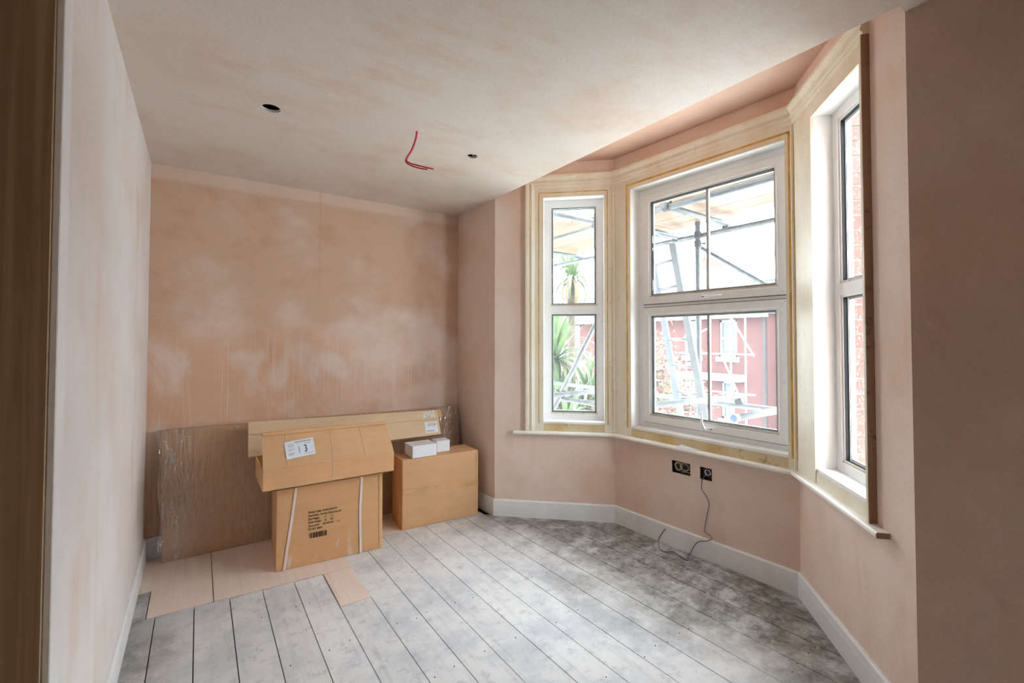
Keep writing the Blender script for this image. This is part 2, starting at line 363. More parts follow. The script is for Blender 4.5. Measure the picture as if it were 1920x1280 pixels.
def sweep(profile, k0, s0, k1, s1, name, mat, parent=None):
    mb = MB(); n = len(profile); rows = []
    pts = [('s', k0, s0)]+[('m', j) for j in range(k0+1, k1+1)]+[('s', k1, s1)]
    for q in pts:
        row = []
        for t, z in profile:
            if q[0] == 's': row.append(W(q[1], q[2], t, z))
            else: p = miter(q[1], t); row.append((p.x, p.y, z))
        i = len(mb.v); mb.v += row; rows.append(range(i, i+n))
    for a, b in zip(rows, rows[1:]):
        for j in range(n): mb.f.append((a[j], a[(j+1) % n], b[(j+1) % n], b[j]))
    mb.f.append(tuple(rows[0])); mb.f.append(tuple(reversed(rows[-1])))
    return mb.build(name, mat, parent)

# openings (s0, s1, z0, z1) per bay segment
ZO0, ZO1 = .757, 2.572
OP = {1: (.400, .880), 2: (.168, 1.253), 3: (.240, .742)}
LIN = .020
SOCK = [(.500, .640, .505, .588), (.708, .792, .507, .588)]
def ophole(k): return (OP[k][0]-(LIN if k != 3 else .12), OP[k][1]+LIN, ZO0-LIN, ZO1+LIN)
struct(seg_wall(0, -.03, ZB+.02, .25, [], m_wall, 'wall_right'), 'pink plastered wall return beside the right-hand cardboard box', 'wall')
struct(seg_wall(1, -.03, ZB+.02, .20, [ophole(1)], m_wall, 'wall_bay_left'), 'pink plastered bay wall around the tall left window', 'wall')
struct(seg_wall(2, -.03, ZB+.02, .20, [ophole(2)]+SOCK, m_wall, 'wall_bay_front'), 'pink plastered bay wall under the wide front window', 'wall')
struct(seg_wall(3, -.03, ZB+.02, .20, [ophole(3)], m_wall, 'wall_bay_right'), 'pink plastered bay wall around the right window', 'wall')
struct(seg_wall(4, -.03, ZB+.02, .25, [], m_wall_shade, 'wall_near_right'), 'dark shaded plaster wall filling the right edge', 'wall')
struct(MB().box(XL-.15, 2.25, YB, YB+.15, -.03, ZB+.02).build('wall_back', m_wall_back), 'patchy pink plaster wall behind the boxes', 'wall')
DY0, DY1, DZ = .56, 1.406, 2.36                     # doorway in the left wall
mb = MB().box(XL-.13, XL, DY1+.03, YB, -.03, ZB).box(XL-.13, XL, -1.7, DY0-.03, -.03, ZB).box(XL-.13, XL, DY0-.03, DY1+.03, DZ+.03, ZB)
struct(mb.build('wall_left', m_wall_left), 'pale pink plaster wall along the left side', 'wall')
struct(MB().box(XL-.15, 2.3, -1.85, -1.7, -.03, ZB).build('wall_rear', m_wall), 'plaster wall behind the camera', 'wall')

# ceiling with two downlight holes
HOLES = [(.283, 2.556, .043), (1.412, 2.505, .035)]
bm = bmesh.new()
outer = [(XL-.02, -1.72), (2.07, -1.72), (2.07, .52), (1.997, .52), (1.997, YB+.02), (XL-.02, YB+.02)]
def loop(pts, z):
    vs = [bm.verts.new((x, y, z)) for x, y in pts]; return [bm.edges.new((vs[i], vs[(i+1) % len(vs)])) for i in range(len(vs))]
ed = loop(outer, ZC)
for hx, hy, hr in HOLES: ed += loop([(hx+hr*math.cos(a*math.pi/14), hy+hr*math.sin(a*math.pi/14)) for a in range(28)], ZC)
res = bmesh.ops.triangle_fill(bm, edges=ed, use_beauty=True)
faces = [g for g in res['geom'] if isinstance(g, bmesh.types.BMFace)]
ex = bmesh.ops.extrude_face_region(bm, geom=faces)
for g in ex['geom']:
    if isinstance(g, bmesh.types.BMVert): g.co.z += .014
bmesh.ops.recalc_face_normals(bm, faces=bm.faces)
me = bpy.data.meshes.new('ceiling'); bm.to_mesh(me); bm.free(); me.materials.append(m_ceil)
ceil = bpy.data.objects.new('ceiling', me); col.objects.link(ceil); struct(ceil, 'pink plastered ceiling with two cut light holes', 'ceiling')
struct(MB().box(XL-.15, 2.25, -1.85, YB+.15, ZB+.0, ZB+.05).build('ceiling_void', m_void), 'dark void above the plasterboard ceiling', 'ceiling')
struct(MB().box(1.983, 1.997, .52, YB-.65, ZC+.014, ZB).build('ceiling_bulkhead', m_frieze), 'plaster edge of the lowered ceiling at the bay', 'ceiling')
bp = [miter(1, .1), miter(2, .1), miter(3, .1), miter(4, .1)]
struct(MB().prism([(p.x, p.y, ZB-.004) for p in bp], [(p.x, p.y, ZB+.06) for p in bp]).build('ceiling_bay', m_frieze), 'higher plaster ceiling inside the bay', 'ceiling')
mbh = MB(); hx, hy, hr = HOLES[1]
mbh.tube([(hx+.012, hy, ZC+.10), (hx+.015, hy-.004, ZC+.03), (hx+.004, hy-.012, ZC+.006), (hx-.01, hy-.006, ZC+.02)], .006, 8)
tag(mbh.build('cable_end', m_cable, smooth=True), 'beige cable end inside the ceiling hole nearer the bay', 'cable')

# ------------------------------------------------------------------ floor
floor = MB().box(XL-.12, 2.0, -1.75, YB+.05, -.06, -.022).prism([(p.x, p.y, -.06) for p in [miter(j, .02) for j in (1, 2, 3, 4)]], [(p.x, p.y, -.022) for p in [miter(j, .02) for j in (1, 2, 3, 4)]]).build('floor', m_sub)
struct(floor, 'old floorboards dusted grey white with plaster', 'floor')
bx = [-.33, -.166, -.002, .158, .316, .479, .640, .806, .968, 1.126, 1.300, 1.468, 1.632, 1.804, 1.972, 2.150, 2.340, 2.505, 2.675, 2.85]
slope = [0]*6+[-.006, -.01, -.013, -.014, -.018, -.024, -.028, -.032, -.035, -.0375, -.045, -.045, -.045, -.045]
def clip(poly, px, py, nx, ny):
    out = []
    for i in range(len(poly)):
        a, b = poly[i], poly[(i+1) % len(poly)]; da = (a[0]-px)*nx+(a[1]-py)*ny; db = (b[0]-px)*nx+(b[1]-py)*ny
        if da <= 0: out.append(a)
        if (da < 0 < db) or (db < 0 < da):
            t = da/(da-db); out.append((a[0]+(b[0]-a[0])*t, a[1]+(b[1]-a[1])*t))
    return out
def plank(xa, xb, sa, sb, y0, y1, mat=m_floor, name='plank', gap=.0022, dz=0.0):
    Yr = 2.2
    poly = [(xa+gap+sa*(y0-Yr), y0), (xb-gap+sb*(y0-Yr), y0), (xb-gap+sb*(y1-Yr), y1), (xa+gap+sa*(y1-Yr), y1)]
    if xb > 2.02:
        for k in (1, 2, 3): p = Q[k]; poly = clip(poly, p.x, p.y, SN[k].x, SN[k].y) if poly else poly
    if len(poly) < 3: return
    z = random.uniform(-.0006, .0003)+dz
    top = [(x, y, z) for x, y in poly]; bot = [(x, y, -.021) for x, y in poly]
    return MB().prism(bot, top).build(name, mat, floor)
NEWY = {1: 2.985, 2: 2.975, 3: 2.962, 4: 2.955, 5: 2.948, 6: 2.540, 7: 3.12, 8: 3.27, 9: 3.27}
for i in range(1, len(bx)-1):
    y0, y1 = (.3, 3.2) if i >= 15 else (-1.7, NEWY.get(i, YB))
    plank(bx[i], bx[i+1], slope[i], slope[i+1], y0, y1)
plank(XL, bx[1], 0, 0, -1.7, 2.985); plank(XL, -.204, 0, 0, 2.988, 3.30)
def panel(pts, name='new_panel'):
    return MB().prism([(x, y, -.021) for x, y in pts], [(x, y, .001) for x, y in pts]).build(name, m_newwood, floor)
panel([(XL, 3.304), (-.202, 3.304), (-.202, 2.990), (.083, 2.982), (.083, YB), (XL, YB)])
panel([(.087, 2.980), (.638, 2.953), (.804, 2.950), (.804, 3.124), (.804, YB), (.087, YB)])
panel([(.642, 2.543), (.803, 2.541), (.804, 2.946), (.642, 2.948)], 'new_plank')
panel([(.808, 3.124), (.966, 3.124), (.966, 3.274), (1.298, 3.274), (1.298, YB), (.808, YB)])

# small dark nail heads along the joist lines, too small to pick apart
nm = MB(); rnd = random.Random(3)
for yj in (.95, 1.38, 1.80, 2.22, 2.66):
    for i in range(1, 18):
        for f in (.2, .8):
            if rnd.random() < .35 or (i in (1, 2) and yj > 2.6): continue
            x = bx[i]+(bx[i+1]-bx[i])*f; y = yj+rnd.uniform(-.02, .02)
            if x > 2.0 and ((x-Q[3].x)*SN[3].x+(y-Q[3].y)*SN[3].y > -.04 or (x-Q[1].x)*SN[1].x+(y-Q[1].y)*SN[1].y > -.04 or x > 2.62): continue
            nm.tube([(x, y, -.002), (x, y, .0008)], .0032, 6)
tag(nm.build('nail_head', m_gasket, floor), kind='stuff')
# skirting boards
def skirt_prof(): return [(0, 0), (-.016, 0), (-.016, .094), (-.0148, .096), (-.016, .098), (-.016, .126), (-.010, .1335), (0, .1335)]
def skirt(k0, s0, k1, s1, name, label): return struct(sweep(skirt_prof(), k0, s0, k1, s1, name, m_skirt), label, 'skirting board')
def cut_skirt(j0, j1, name, label):
    mb = MB(); pr = skirt_prof(); n = len(pr); rows = []
    for j in (j0, j1):
        i = len(mb.v)
        for t, z in pr:
            p = miter(j, t) if j not in (0, 5) else (Q[0]+SN[0]*t+Vector((0, -.016)) if j == 0 else Q[5]+SN[4]*t); mb.v.append((p.x, p.y, z))
        rows.append(range(i, i+n))
    for q in range(n): mb.f.append((rows[0][q], rows[0][(q+1) % n], rows[1][(q+1) % n], rows[1][q]))
    mb.f.append(tuple(rows[0])); mb.f.append(tuple(reversed(rows[1])))
    return struct(mb.build(name, m_skirt), label, 'skirting board')
cut_skirt(0, 1, 'baseboard_right', 'short white skirting board beside the right-hand box')
cut_skirt(1, 2, 'baseboard_bay_left', 'white skirting board under the left bay window')
cut_skirt(2, 3, 'baseboard_bay_front', 'white skirting board under the front bay window')
cut_skirt(3, 4, 'baseboard_bay_right', 'white skirting board under the right bay window')
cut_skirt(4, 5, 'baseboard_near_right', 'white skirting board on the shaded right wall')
def skirt_line(a, b, nrm, name, label):
    mb = MB(); pr = skirt_prof(); n = len(pr)
    for p in (a, b):
        for t, z in pr: mb.v.append((p[0]-nrm[0]*t, p[1]-nrm[1]*t, z))
    for q in range(n): mb.f.append((q, (q+1) % n, n+(q+1) % n, n+q))
    mb.f.append(tuple(range(n))); mb.f.append(tuple(reversed(range(n, 2*n))))
    return struct(mb.build(name, m_skirt), label, 'skirting board')
skirt_line((XL, 1.502), (XL, YB), (1, 0), 'baseboard_left', 'white skirting board along the left wall')
skirt_line((XL+.016, YB), (1.981, YB), (0, -1), 'baseboard_back', 'white skirting board behind the wrapped flat pack')

# ------------------------------------------------------------------ left doorway: lining, architrave, closed door
lin = MB().box(XL-.135, XL, DY1, DY1+.03, 0, DZ).box(XL-.135, XL, DY0-.03, DY0, 0, DZ).box(XL-.135, XL, DY0-.03, DY1+.03, DZ, DZ+.03).build('door_1', m_pine)
struct(lin, 'bare pine door lining at the left edge', 'door')
a0, a1, at = DY1+.015, DY1+.094, .014
MB().box(XL, XL+at, a0, a1, 0, DZ+.094).build('architrave', m_skirt, lin, bevel=.002)
MB().box(XL, XL+at, DY0-.094, DY0-.015, 0, DZ+.094).build('architrave', m_skirt, lin, bevel=.002)
MB().box(XL, XL+at, DY0-.015, a0, DZ+.015, DZ+.094).build('architrave', m_skirt, lin, bevel=.002)
leaf = MB().box(XL-.125, XL-.085, DY0+.003, DY1-.003, .004, DZ-.004).build('door_leaf', m_pine, lin, bevel=.002)
for z0, z1 in ((.22, .86), (1.02, 2.16)):
    for y0, y1 in ((DY0+.11, DY0+.39), (DY1-.39, DY1-.11)):
        MB().box(XL-.087, XL-.079, y0, y1, z0, z1).build('door_panel', m_pine, leaf, bevel=.006)

# ------------------------------------------------------------------ bay windows
def ring(mb, k, s0, s1, z0, z1, w, t0, t1):
    T = lambda s, t, z: W(k, s, t, z)
    for (a, b) in (((s0, z0), (s1, z0)), ((s1, z0), (s1, z1)), ((s1, z1), (s0, z1)), ((s0, z1), (s0, z0))):
        def inn(p): return (p[0]+(w if p[0] == s0 else -w), p[1]+(w if p[1] == z0 else -w))
        ai, bi = inn(a), inn(b)
        mb.hexa([T(a[0], t0, a[1]), T(b[0], t0, b[1]), T(bi[0], t0, bi[1]), T(ai[0], t0, ai[1]),
                 T(a[0], t1, a[1]), T(b[0], t1, b[1]), T(bi[0], t1, bi[1]), T(ai[0], t1, ai[1])])
    return mb
def sbox(mb, k, s0, s1, t0, t1, z0, z1): return mb.box(s0, s1, t0, t1, z0, z1, lambda s, t, z: W(k, s, t, z))
def glazing(k, root, s0, s1, z0, z1, tf, dirty=False, beadmat=None):
    """bead, gasket and pane filling the light s0..s1 x z0..z1, tf = face of surrounding bar"""
    ring(MB(), k, s0, s1, z0, z1, .012, tf+.008, tf+.03).build('glazing_bead', m_upvc, root)
    sbox(MB(), k, s0+.002, s1-.002, tf+.006, tf+.0285, z0+.001, z0+.013).build('bottom_bead', m_bead, root)
    ring(MB(), k, s0+.012, s1-.012, z0+.012, z1-.012, .004, tf+.012, tf+.03).build('gasket', m_gasket, root)
    ring(MB(), k, s0+.016, s1-.016, z0+.016, z1-.016, .009, tf+.031, tf+.045).build('spacer', m_bar, root)
    return MB().quad(*[W(k, a, tf+.028, b) for a, b in ((s0+.013, z0+.013), (s1-.013, z0+.013), (s1-.013, z1-.013), (s0+.013, z1-.013))]).build('pane', m_glass_dirty if dirty else m_glass, root)
def lining(k, root, t1=.198):
    s0, s1 = OP[k]; ring(MB(), k, s0-LIN, s1+LIN, ZO0-LIN, ZO1+LIN, LIN, .0, t1).build('reveal_lining', m_upvc, root)
def paint_line(k, root, cut=None, wd=.007):
    s0, s1 = OP[k]; o = .040; mb = MB(); T = lambda s, t, z: W(k, s, t, z); f = -.0150
    a, b, c, d = s0-o, s1+(.030 if cut is None else cut), ZO0, ZO1+o
    sbox(mb, k, a, a+wd, f, -.013, c, d); sbox(mb, k, b-wd, b, f, -.013, c, d); sbox(mb, k, a, b, f, -.013, d-wd, d)
    mb.build('paint_line', m_yellow, root)
TF = .086
# window 1 (left) and 3 (right): fixed frame with one transom
for k, nm, lab in ((1, 'window_1', 'tall narrow left bay window with palm outside'), (3, 'window_3', 'tall right bay window seen edge on with bricks outside')):
    s0, s1 = OP[k]; mb = ring(MB(), k, s0, s1, ZO0, ZO1, .048, TF, TF+.065)
    sbox(mb, k, s0+.048, s1-.048, TF, TF+.065, 1.644, 1.700)
    root = mb.build(nm, m_upvc); struct(root, lab, 'window')
    glazing(k, root, s0+.048, s1-.048, ZO0+.062, 1.644, TF, k == 3); glazing(k, root, s0+.048, s1-.048, 1.700, ZO1-.048, TF, k == 3)
    sbox(MB(), k, s0+.048, s1-.048, TF, TF+.06, ZO0+.046, ZO0+.064).build('bottom_rail', m_upvc, root)
    lining(k, root, .150 if k == 3 else .198)
    sbox(MB(), k, s0-.006, s1+.006, -.006, TF+.01, ZO0-.003, ZO0+.014).build('sub_sill', m_upvc, root)
r1 = bpy.data.objects['window_1']; r3 = bpy.data.objects['window_3']
# window 2 (front): two top-hung sashes
k = 2; s0, s1 = OP[2]
mb = ring(MB(), k, s0, s1, ZO0, ZO1, .054, TF, TF+.065); sbox(mb, k, s0+.054, s1-.054, TF, TF+.065, 1.655, 1.700)
r2w = mb.build('window_2', m_upvc); struct(r2w, 'wide front bay window of two hinged sashes', 'window')
SASH = [(1.690, ZO1-.048, 'sash'), (ZO0+.050, 1.664, 'sash')]
for z0, z1, nm in SASH:
    a, b = s0+.050, s1-.030; sh = ring(MB(), k, a, b, z0, z1, .052, TF-.014, TF+.04).build(nm, m_upvc, r2w, bevel=.003)
    glazing(k, sh, a+.052, b-.052, z0+.052, z1-.052, TF-.014)
    ring(MB(), k, a-.004, b+.004, z0-.004, z1+.004, .006, TF-.002, TF+.002).build('shadow_gasket', m_gasket, sh)
    sbox(MB(), k, .712, .730, TF+.016, TF+.034, z0+.06, z1-.06).build('glazing_bar', m_bar, sh)
lining(2, r2w)
sbox(MB(), k, s0-.006, s1+.006, -.006, TF+.01, ZO0-.003, ZO0+.014).build('sub_sill', m_upvc, r2w)
# handles
hb = sbox(MB(), 2, .722, .772, TF-.034, TF-.014, .822, .842).build('handle', m_upvc, r2w, bevel=.003)
MB().tube([W(2, .727, TF-.03, .828), W(2, .722, TF-.062, .842), W(2, .716, TF-.072, .88), W(2, .712, TF-.068, .945)], [.008, .010, .008, .004], 10).build('lever', m_upvc, hb, smooth=True)
sbox(MB(), 2, .756, .764, TF-.0345, TF-.033, .828, .836).build('lock_button', m_gasket, hb)
hu = sbox(MB(), 2, .70, .745, TF-.030, TF-.014, 1.702, 1.722).build('handle', m_upvc, r2w, bevel=.003)
MB().tube([W(2, .708, TF-.030, 1.712), W(2, .72, TF-.036, 1.712), W(2, .80, TF-.034, 1.714), W(2, .84, TF-.03, 1.715)], [.008, .009, .007, .005], 10).build('lever', m_upvc, hu, smooth=True)
sbox(MB(), 2, .712, .722, TF-.046, TF-.044, 1.708, 1.716).build('lock_button', m_gasket, hu)
# casing boards
F0 = -.014
sbox(MB(), 1, .331, .400, F0, 0, .695, ZO1).build('casing', m_cream, r1)
sbox(MB(), 1, .880, SL[1]-.004, F0, 0, .695, ZO1).build('casing', m_cream, r1)
sbox(MB(), 2, .004, .168, F0, 0, .695, ZO1).build('casing', m_cream, r2w)
sbox(MB(), 2, 1.253, SL[2]-.004, F0, 0, .695, ZO1).build('casing', m_cream, r2w)
sbox(MB(), 3, .004, .240, F0, 0, .695, ZO1).build('casing', m_cream, r3)
CE = .757
sbox(MB(), 3, .742, CE, -.030, 0, .695, 2.66).build('casing', m_cream, r3)
tag(sbox(MB(), 3, CE, CE+.004, -.029, 0, .697, 2.66).build('casing_edge', m_rawedge, r3), 'raw brown unpainted casing edge')
# corner cover strips where the casings meet
for j, rt in ((2, r1), (3, r3)):
    p = miter(j, F0-.003); MB().tube([(p.x, p.y, .70), (p.x, p.y, 2.64)], .010, 6).build('corner_bead', m_cream, rt)
# vertical moulded architrave at the far left
def vprof(k, prof, z0, z1, name, root):
    b = [W(k, s, t, z0) for s, t in prof]; tp = [W(k, s, t, z1) for s, t in prof]; return MB().prism(b, tp).build(name, m_cream, root)
vprof(1, [(.252, 0), (.252, -.030), (.258, -.036), (.276, -.036), (.282, -.026), (.296, -.026), (.302, -.032), (.310, -.032), (.316, -.022), (.331, -.016), (.334, 0)], .695, 2.735, 'architrave', r1)
paint_line(1, r1); paint_line(2, r2w, .030, .013)
sb = MB(); sbox(sb, 3, .020, .026, -.0150, -.013, .76, 2.60); sb.build('paint_line', m_yellow, r3)
# worn timber strip between sill and frames
sbox(MB(), 1, .392, .890, -.010, .03, .695, ZO0-.004).build('timber_strip', m_strip, r1)
sbox(MB(), 2, .160, 1.262, -.010, .03, .695, ZO0-.004).build('timber_strip', m_strip, r2w)
sbox(MB(), 3, .232, .742, -.010, .03, .695, ZO0-.004).build('timber_strip', m_cream, r3)
# head board + moulding, sill board
hd = sweep([(0, ZO1-.002), (F0, ZO1-.002), (F0, 2.650), (0, 2.650)], 1, .331, 3, .758, 'trim_1', m_cream); struct(hd, 'flat cream head board over the bay windows', 'trim')
mo = sweep([(0, 2.645), (-.016, 2.645), (-.022, 2.660), (-.022, 2.672), (-.030, 2.676), (-.032, 2.690), (-.026, 2.694), (-.030, 2.706), (-.042, 2.724), (-.046, 2.728), (-.046, 2.744), (-.040, 2.750), (0, 2.750)], 1, .252, 3, .758, 'trim_2', m_cream)
struct(mo, 'moulded cream cornice running around the bay above the windows', 'trim')
si = sweep([(.02, .668), (-.040, .668), (-.048, .672), (-.052, .680), (-.050, .690), (-.044, .695), (.02, .695)], 1, .160, 3, .845, 'trim_3', m_sill)
struct(si, 'rounded white window sill board running around the bay', 'window sill')
tag(sbox(MB(), 3, .845, .8455, -.047, -.001, .672, .692).build('sill_end', m_rawedge, si), 'raw brown end grain')
# paper scrap on the sill
def T2(s, t, z): return W(2, s, t, z)
pp = MB(); pp.hexa([T2(.565, -.046, .6955), T2(.70, -.046, .6955), T2(.73, -.018, .6955), T2(.585, -.012, .6955), T2(.565, -.046, .698), T2(.70, -.046, .6975), T2(.73, -.018, .698), T2(.585, -.012, .712)])
tag(pp.build('paper_scrap', m_paper), 'crumpled scrap of white paper on the front sill', 'paper')

# ------------------------------------------------------------------ wall box recesses and wires
def backbox(h, name, label):
    s0, s1, z0, z1 = h; mb = MB(); e = .0015
    sbox(mb, 2, s0+e, s1-e, .040, .043, z0+e, z1-e); sbox(mb, 2, s0+e, s0+2*e, .006, .040, z0+e, z1-e); sbox(mb, 2, s1-2*e, s1-e, .006, .040, z0+e, z1-e)
    sbox(mb, 2, s0+e, s1-e, .006, .040, z0+e, z0+2*e); sbox(mb, 2, s0+e, s1-e, .006, .040, z1-2*e, z1-e)
    return tag(mb.build(name, m_galv), label, 'socket box')
b1 = backbox(SOCK[0], 'wall_box', 'double metal wall box with coiled beige cable'); b2 = backbox(SOCK[1], 'wall_box', 'single metal wall box with purple wire')
def coil(cx, cz, rx, rz, t, turns, tilt=0, r=.0055, n=14):
    return [T2(cx+rx*math.cos(a), t+tilt*math.sin(a*.5)*.01-.0006*i, cz+rz*math.sin(a)) for i in range(int(n*turns)) for a in (2*math.pi*i/n,)]
MB().tube(coil(.545, .552, .024, .026, .020, 1.6), .0055, 8).build('cable_coil', m_cable, b1, smooth=True)
MB().tube(coil(.588, .554, .034, .024, .026, 1.5), .0055, 8).build('cable_coil', m_cable, b1, smooth=True)
MB().tube([T2(.56, .03, .512), T2(.60, .02, .522), T2(.63, .02, .518)], .005, 8).build('cable', m_cable, b1, smooth=True)
MB().tube(coil(.758, .558, .020, .018, .024, 2.3), .003, 8).build('cable_coil', m_paper, b2, smooth=True)
MB().tube(coil(.765, .560, .014, .020, .016, 1.5), .0028, 8).build('cable_coil', m_purple, b2, smooth=True)
MB().tube([T2(.74, .03, .580), T2(.742, .014, .55), T2(.738, .02, .53)], .004, 8).build('cable', m_cable, b2, smooth=True)
def smoothpath(pts, n=6):
    pts = [Vector(p) for p in pts]; out = []
    for i in range(len(pts)-1):
        p0 = pts[max(0, i-1)]; p1 = pts[i]; p2 = pts[i+1]; p3 = pts[min(len(pts)-1, i+2)]
        for j in range(n):
            t = j/n; out.append(.5*((2*p1)+(-p0+p2)*t+(2*p0-5*p1+4*p2-p3)*t*t+(-p0+3*p1-3*p2+p3)*t**3))
    out.append(pts[-1]); return out

pw = [T2(.738, .010, .535), T2(.731, -.002, .512), T2(.727, -.006, .50), T2(.727, -.012, .445), T2(.753, -.012, .415), T2(.777, -.012, .364), T2(.763, -.012, .292), T2(.748, -.014, .205), T2(.752, -.02, .180),
      T2(.795, -.026, .168), T2(.802, -.028, .152), T2(.778, -.030, .134), T2(.714, -.030, .106), T2(.682, -.032, .066), T2(.665, -.04, .022), (2.66, 1.83, .004), (2.61, 1.80, .004), (2.622, 1.876, .004),
      (2.637, 1.93, .004), (2.585, 1.96, .004), (2.60, 2.005, .004), (2.685, 2.085, .01), T2(.43, -.022, .06), T2(.462, -.022, .105)]
tag(MB().tube(smoothpath(pw), .0026, 6).build('purple_wire', m_purple, smooth=True), 'thin purple wire trailing from the wall box to the floor', 'wire')
rw = [(.983, 2.376, 2.605), (.985, 2.375, 2.585), (.980, 2.378, 2.543), (.963, 2.390, 2.483), (.941, 2.405, 2.438), (.936, 2.408, 2.414), (.954, 2.396, 2.396), (.995, 2.368, 2.378), (1.036, 2.339, 2.370)]
rw2 = [(.988, 2.376, 2.605), (.989, 2.376, 2.585), (.984, 2.379, 2.543), (.967, 2.391, 2.483), (.946, 2.406, 2.440), (.943, 2.410, 2.420), (.962, 2.396, 2.405), (1.00, 2.369, 2.392), (1.064, 2.321, 2.372)]
rr = thing('red_cable', 'pair of red wires hanging from the ceiling', 'cable', (.985, 2.376, ZC))
for p in (rw, rw2): MB().tube(smoothpath(p), .0040, 8).build('wire', m_red, rr, smooth=True)

# ------------------------------------------------------------------ cardboard boxes
def frame(o, ang, lean=0.0):
    o = Vector(o); c, s_ = math.cos(ang), math.sin(ang)
    def T(x, y, z): return (o.x+c*x-s_*y, o.y+s_*x+c*y, o.z+z)
    return T
def bars(T, x0, z0, w, h, y, seed, n, gapf=.5):
    """a barcode as thin upright strips on the plane y"""
    rnd = random.Random(seed); mb = MB(); x = x0
    while x < x0+w:
        b = rnd.choice((1, 1, 2, 3))*w/n; g = rnd.choice((1, 1, 2, 3))*w/n*gapf*2; b = min(b, x0+w-x)
        mb.hexa([T(x, y, z0), T(x+b, y, z0), T(x+b, y+.0003, z0), T(x, y+.0003, z0), T(x, y, z0+h), T(x+b, y, z0+h), T(x+b, y+.0003, z0+h), T(x, y+.0003, z0+h)]); x += b+g
    return mb
# strapped box
Tb = frame((.405, 3.133, .0015), math.atan2(-.042, .645)); BW, BD, BH = .646, .47, .516
def carton(T, w, d, h, name, mat, nx=6, bulge=.004, seed=1):
    """a carton with softly bulged panels: each face a small grid"""
    rnd = random.Random(seed); bm = bmesh.new(); bmesh.ops.create_cube(bm, size=1.0)
    bmesh.ops.bevel(bm, geom=list(bm.edges), offset=.006, segments=1, affect='EDGES')
    bmesh.ops.subdivide_edges(bm, edges=[e for e in bm.edges if e.calc_length() > .5], cuts=nx, use_grid_fill=True)
    for v in bm.verts:
        x, y, z = v.co
        fx, fy, fz = [max(0.0, 1-(2*a)**2) for a in (x, y, z)]
        px, py, pz = (x+.5)*w, (y+.5)*d, (z+.5)*h; j = rnd.uniform(-.0008, .0008)
        if abs(y) > .49: py += math.copysign(bulge*fx*fz+j, y) if y > 0 else -(bulge*fx*fz+j)
        if abs(x) > .49: px += math.copysign(bulge*fy*fz, x)
        v.co = T(px, py, pz)
    for f in bm.faces: f.smooth = False
    bmesh.ops.recalc_face_normals(bm, faces=bm.faces); me = bpy.data.meshes.new(name); bm.to_mesh(me); bm.free(); me.materials.append(mat)
    o = bpy.data.objects.new(name, me); col.objects.link(o); return o
sb_ = carton(Tb, BW, BD, BH, 'strapped_box', m_card_dust, bulge=.003); tag(sb_, 'large brown cardboard box bound with two white straps', 'box')
def ribbon(T, pts, w, th, ax):
    mb = MB()
    for (x, y, z), (x2, y2, z2) in zip(pts, pts[1:]):
        if abs(y2-y) > abs(z2-z): mb.hexa([T(x-w/2, y, z-th), T(x+w/2, y, z-th), T(x2+w/2, y2, z2-th), T(x2-w/2, y2, z2-th), T(x-w/2, y, z), T(x+w/2, y, z), T(x2+w/2, y2, z2), T(x2-w/2, y2, z2)])
        else: mb.hexa([T(x-w/2, y, z), T(x+w/2, y, z), T(x+w/2, y+th, z), T(x-w/2, y+th, z), T(x2-w/2, y2, z2), T(x2+w/2, y2, z2), T(x2+w/2, y2+th, z2), T(x2-w/2, y2+th, z2)])
    return mb
f = -.0055
ribbon(Tb, [(.046, f, .001), (.060, f, .12), (.085, f-.001, .30), (.108, f, .49), (.112, f+.003, .500), (.096, -.0015, BH+.0012), (.10, BD, BH+.0012), (.07, BD+.004, .001)], .015, .0012, 0).build('strap', m_strap, sb_)
ribbon(Tb, [(.504, f, .001), (.500, f-.002, .12), (.497, f-.002, .30), (.505, f, .46), (.508, f+.002, .49), (.500, -.0015, BH+.0012), (.50, BD, BH+.0012), (.50, BD+.004, .001)], .015, .0012, 0).build('strap', m_strap, sb_)
TX = lambda x0, z0: (lambda x, y: Tb(x0+x, -.0062, z0+y))
for i, (a, b, xb) in enumerate((('Product Code:', 'ZEAMW003RY18P', .082), ('Description:', 'Bordeaux Dinesca Blue Pan', .070), ('Net Weight:', '27        KG', .095), ('Gross Weight:', '28        KG', .095), ('Carton Size:', '600x430x440       mm', .086), ('PO NO:', '708058', .048))):
    zz = .323-.0213*i
    tag(text_mesh('printed_text', a, .0195, m_ink, TX(.180, zz), sb_, .66, .0003), kind='stuff'); tag(text_mesh('printed_text', b, .0180, m_ink, TX(.180+xb, zz), sb_, .64, .0001), kind='stuff')
bars(Tb, .190, .166, .105, .034, -.0064, 3, 46).build('barcode', m_ink, sb_)
MB().hexa([Tb(BW-.022, -.0035, .01), Tb(BW-.020, -.0035, .01), Tb(BW-.020, -.0015, .01), Tb(BW-.022, -.0015, .01), Tb(BW-.026, -.0035, BH-.01), Tb(BW-.024, -.0035, BH-.01), Tb(BW-.024, -.0015, BH-.01), Tb(BW-.026, -.0015, BH-.01)]).build('flap_seam', m_card_dark, sb_)

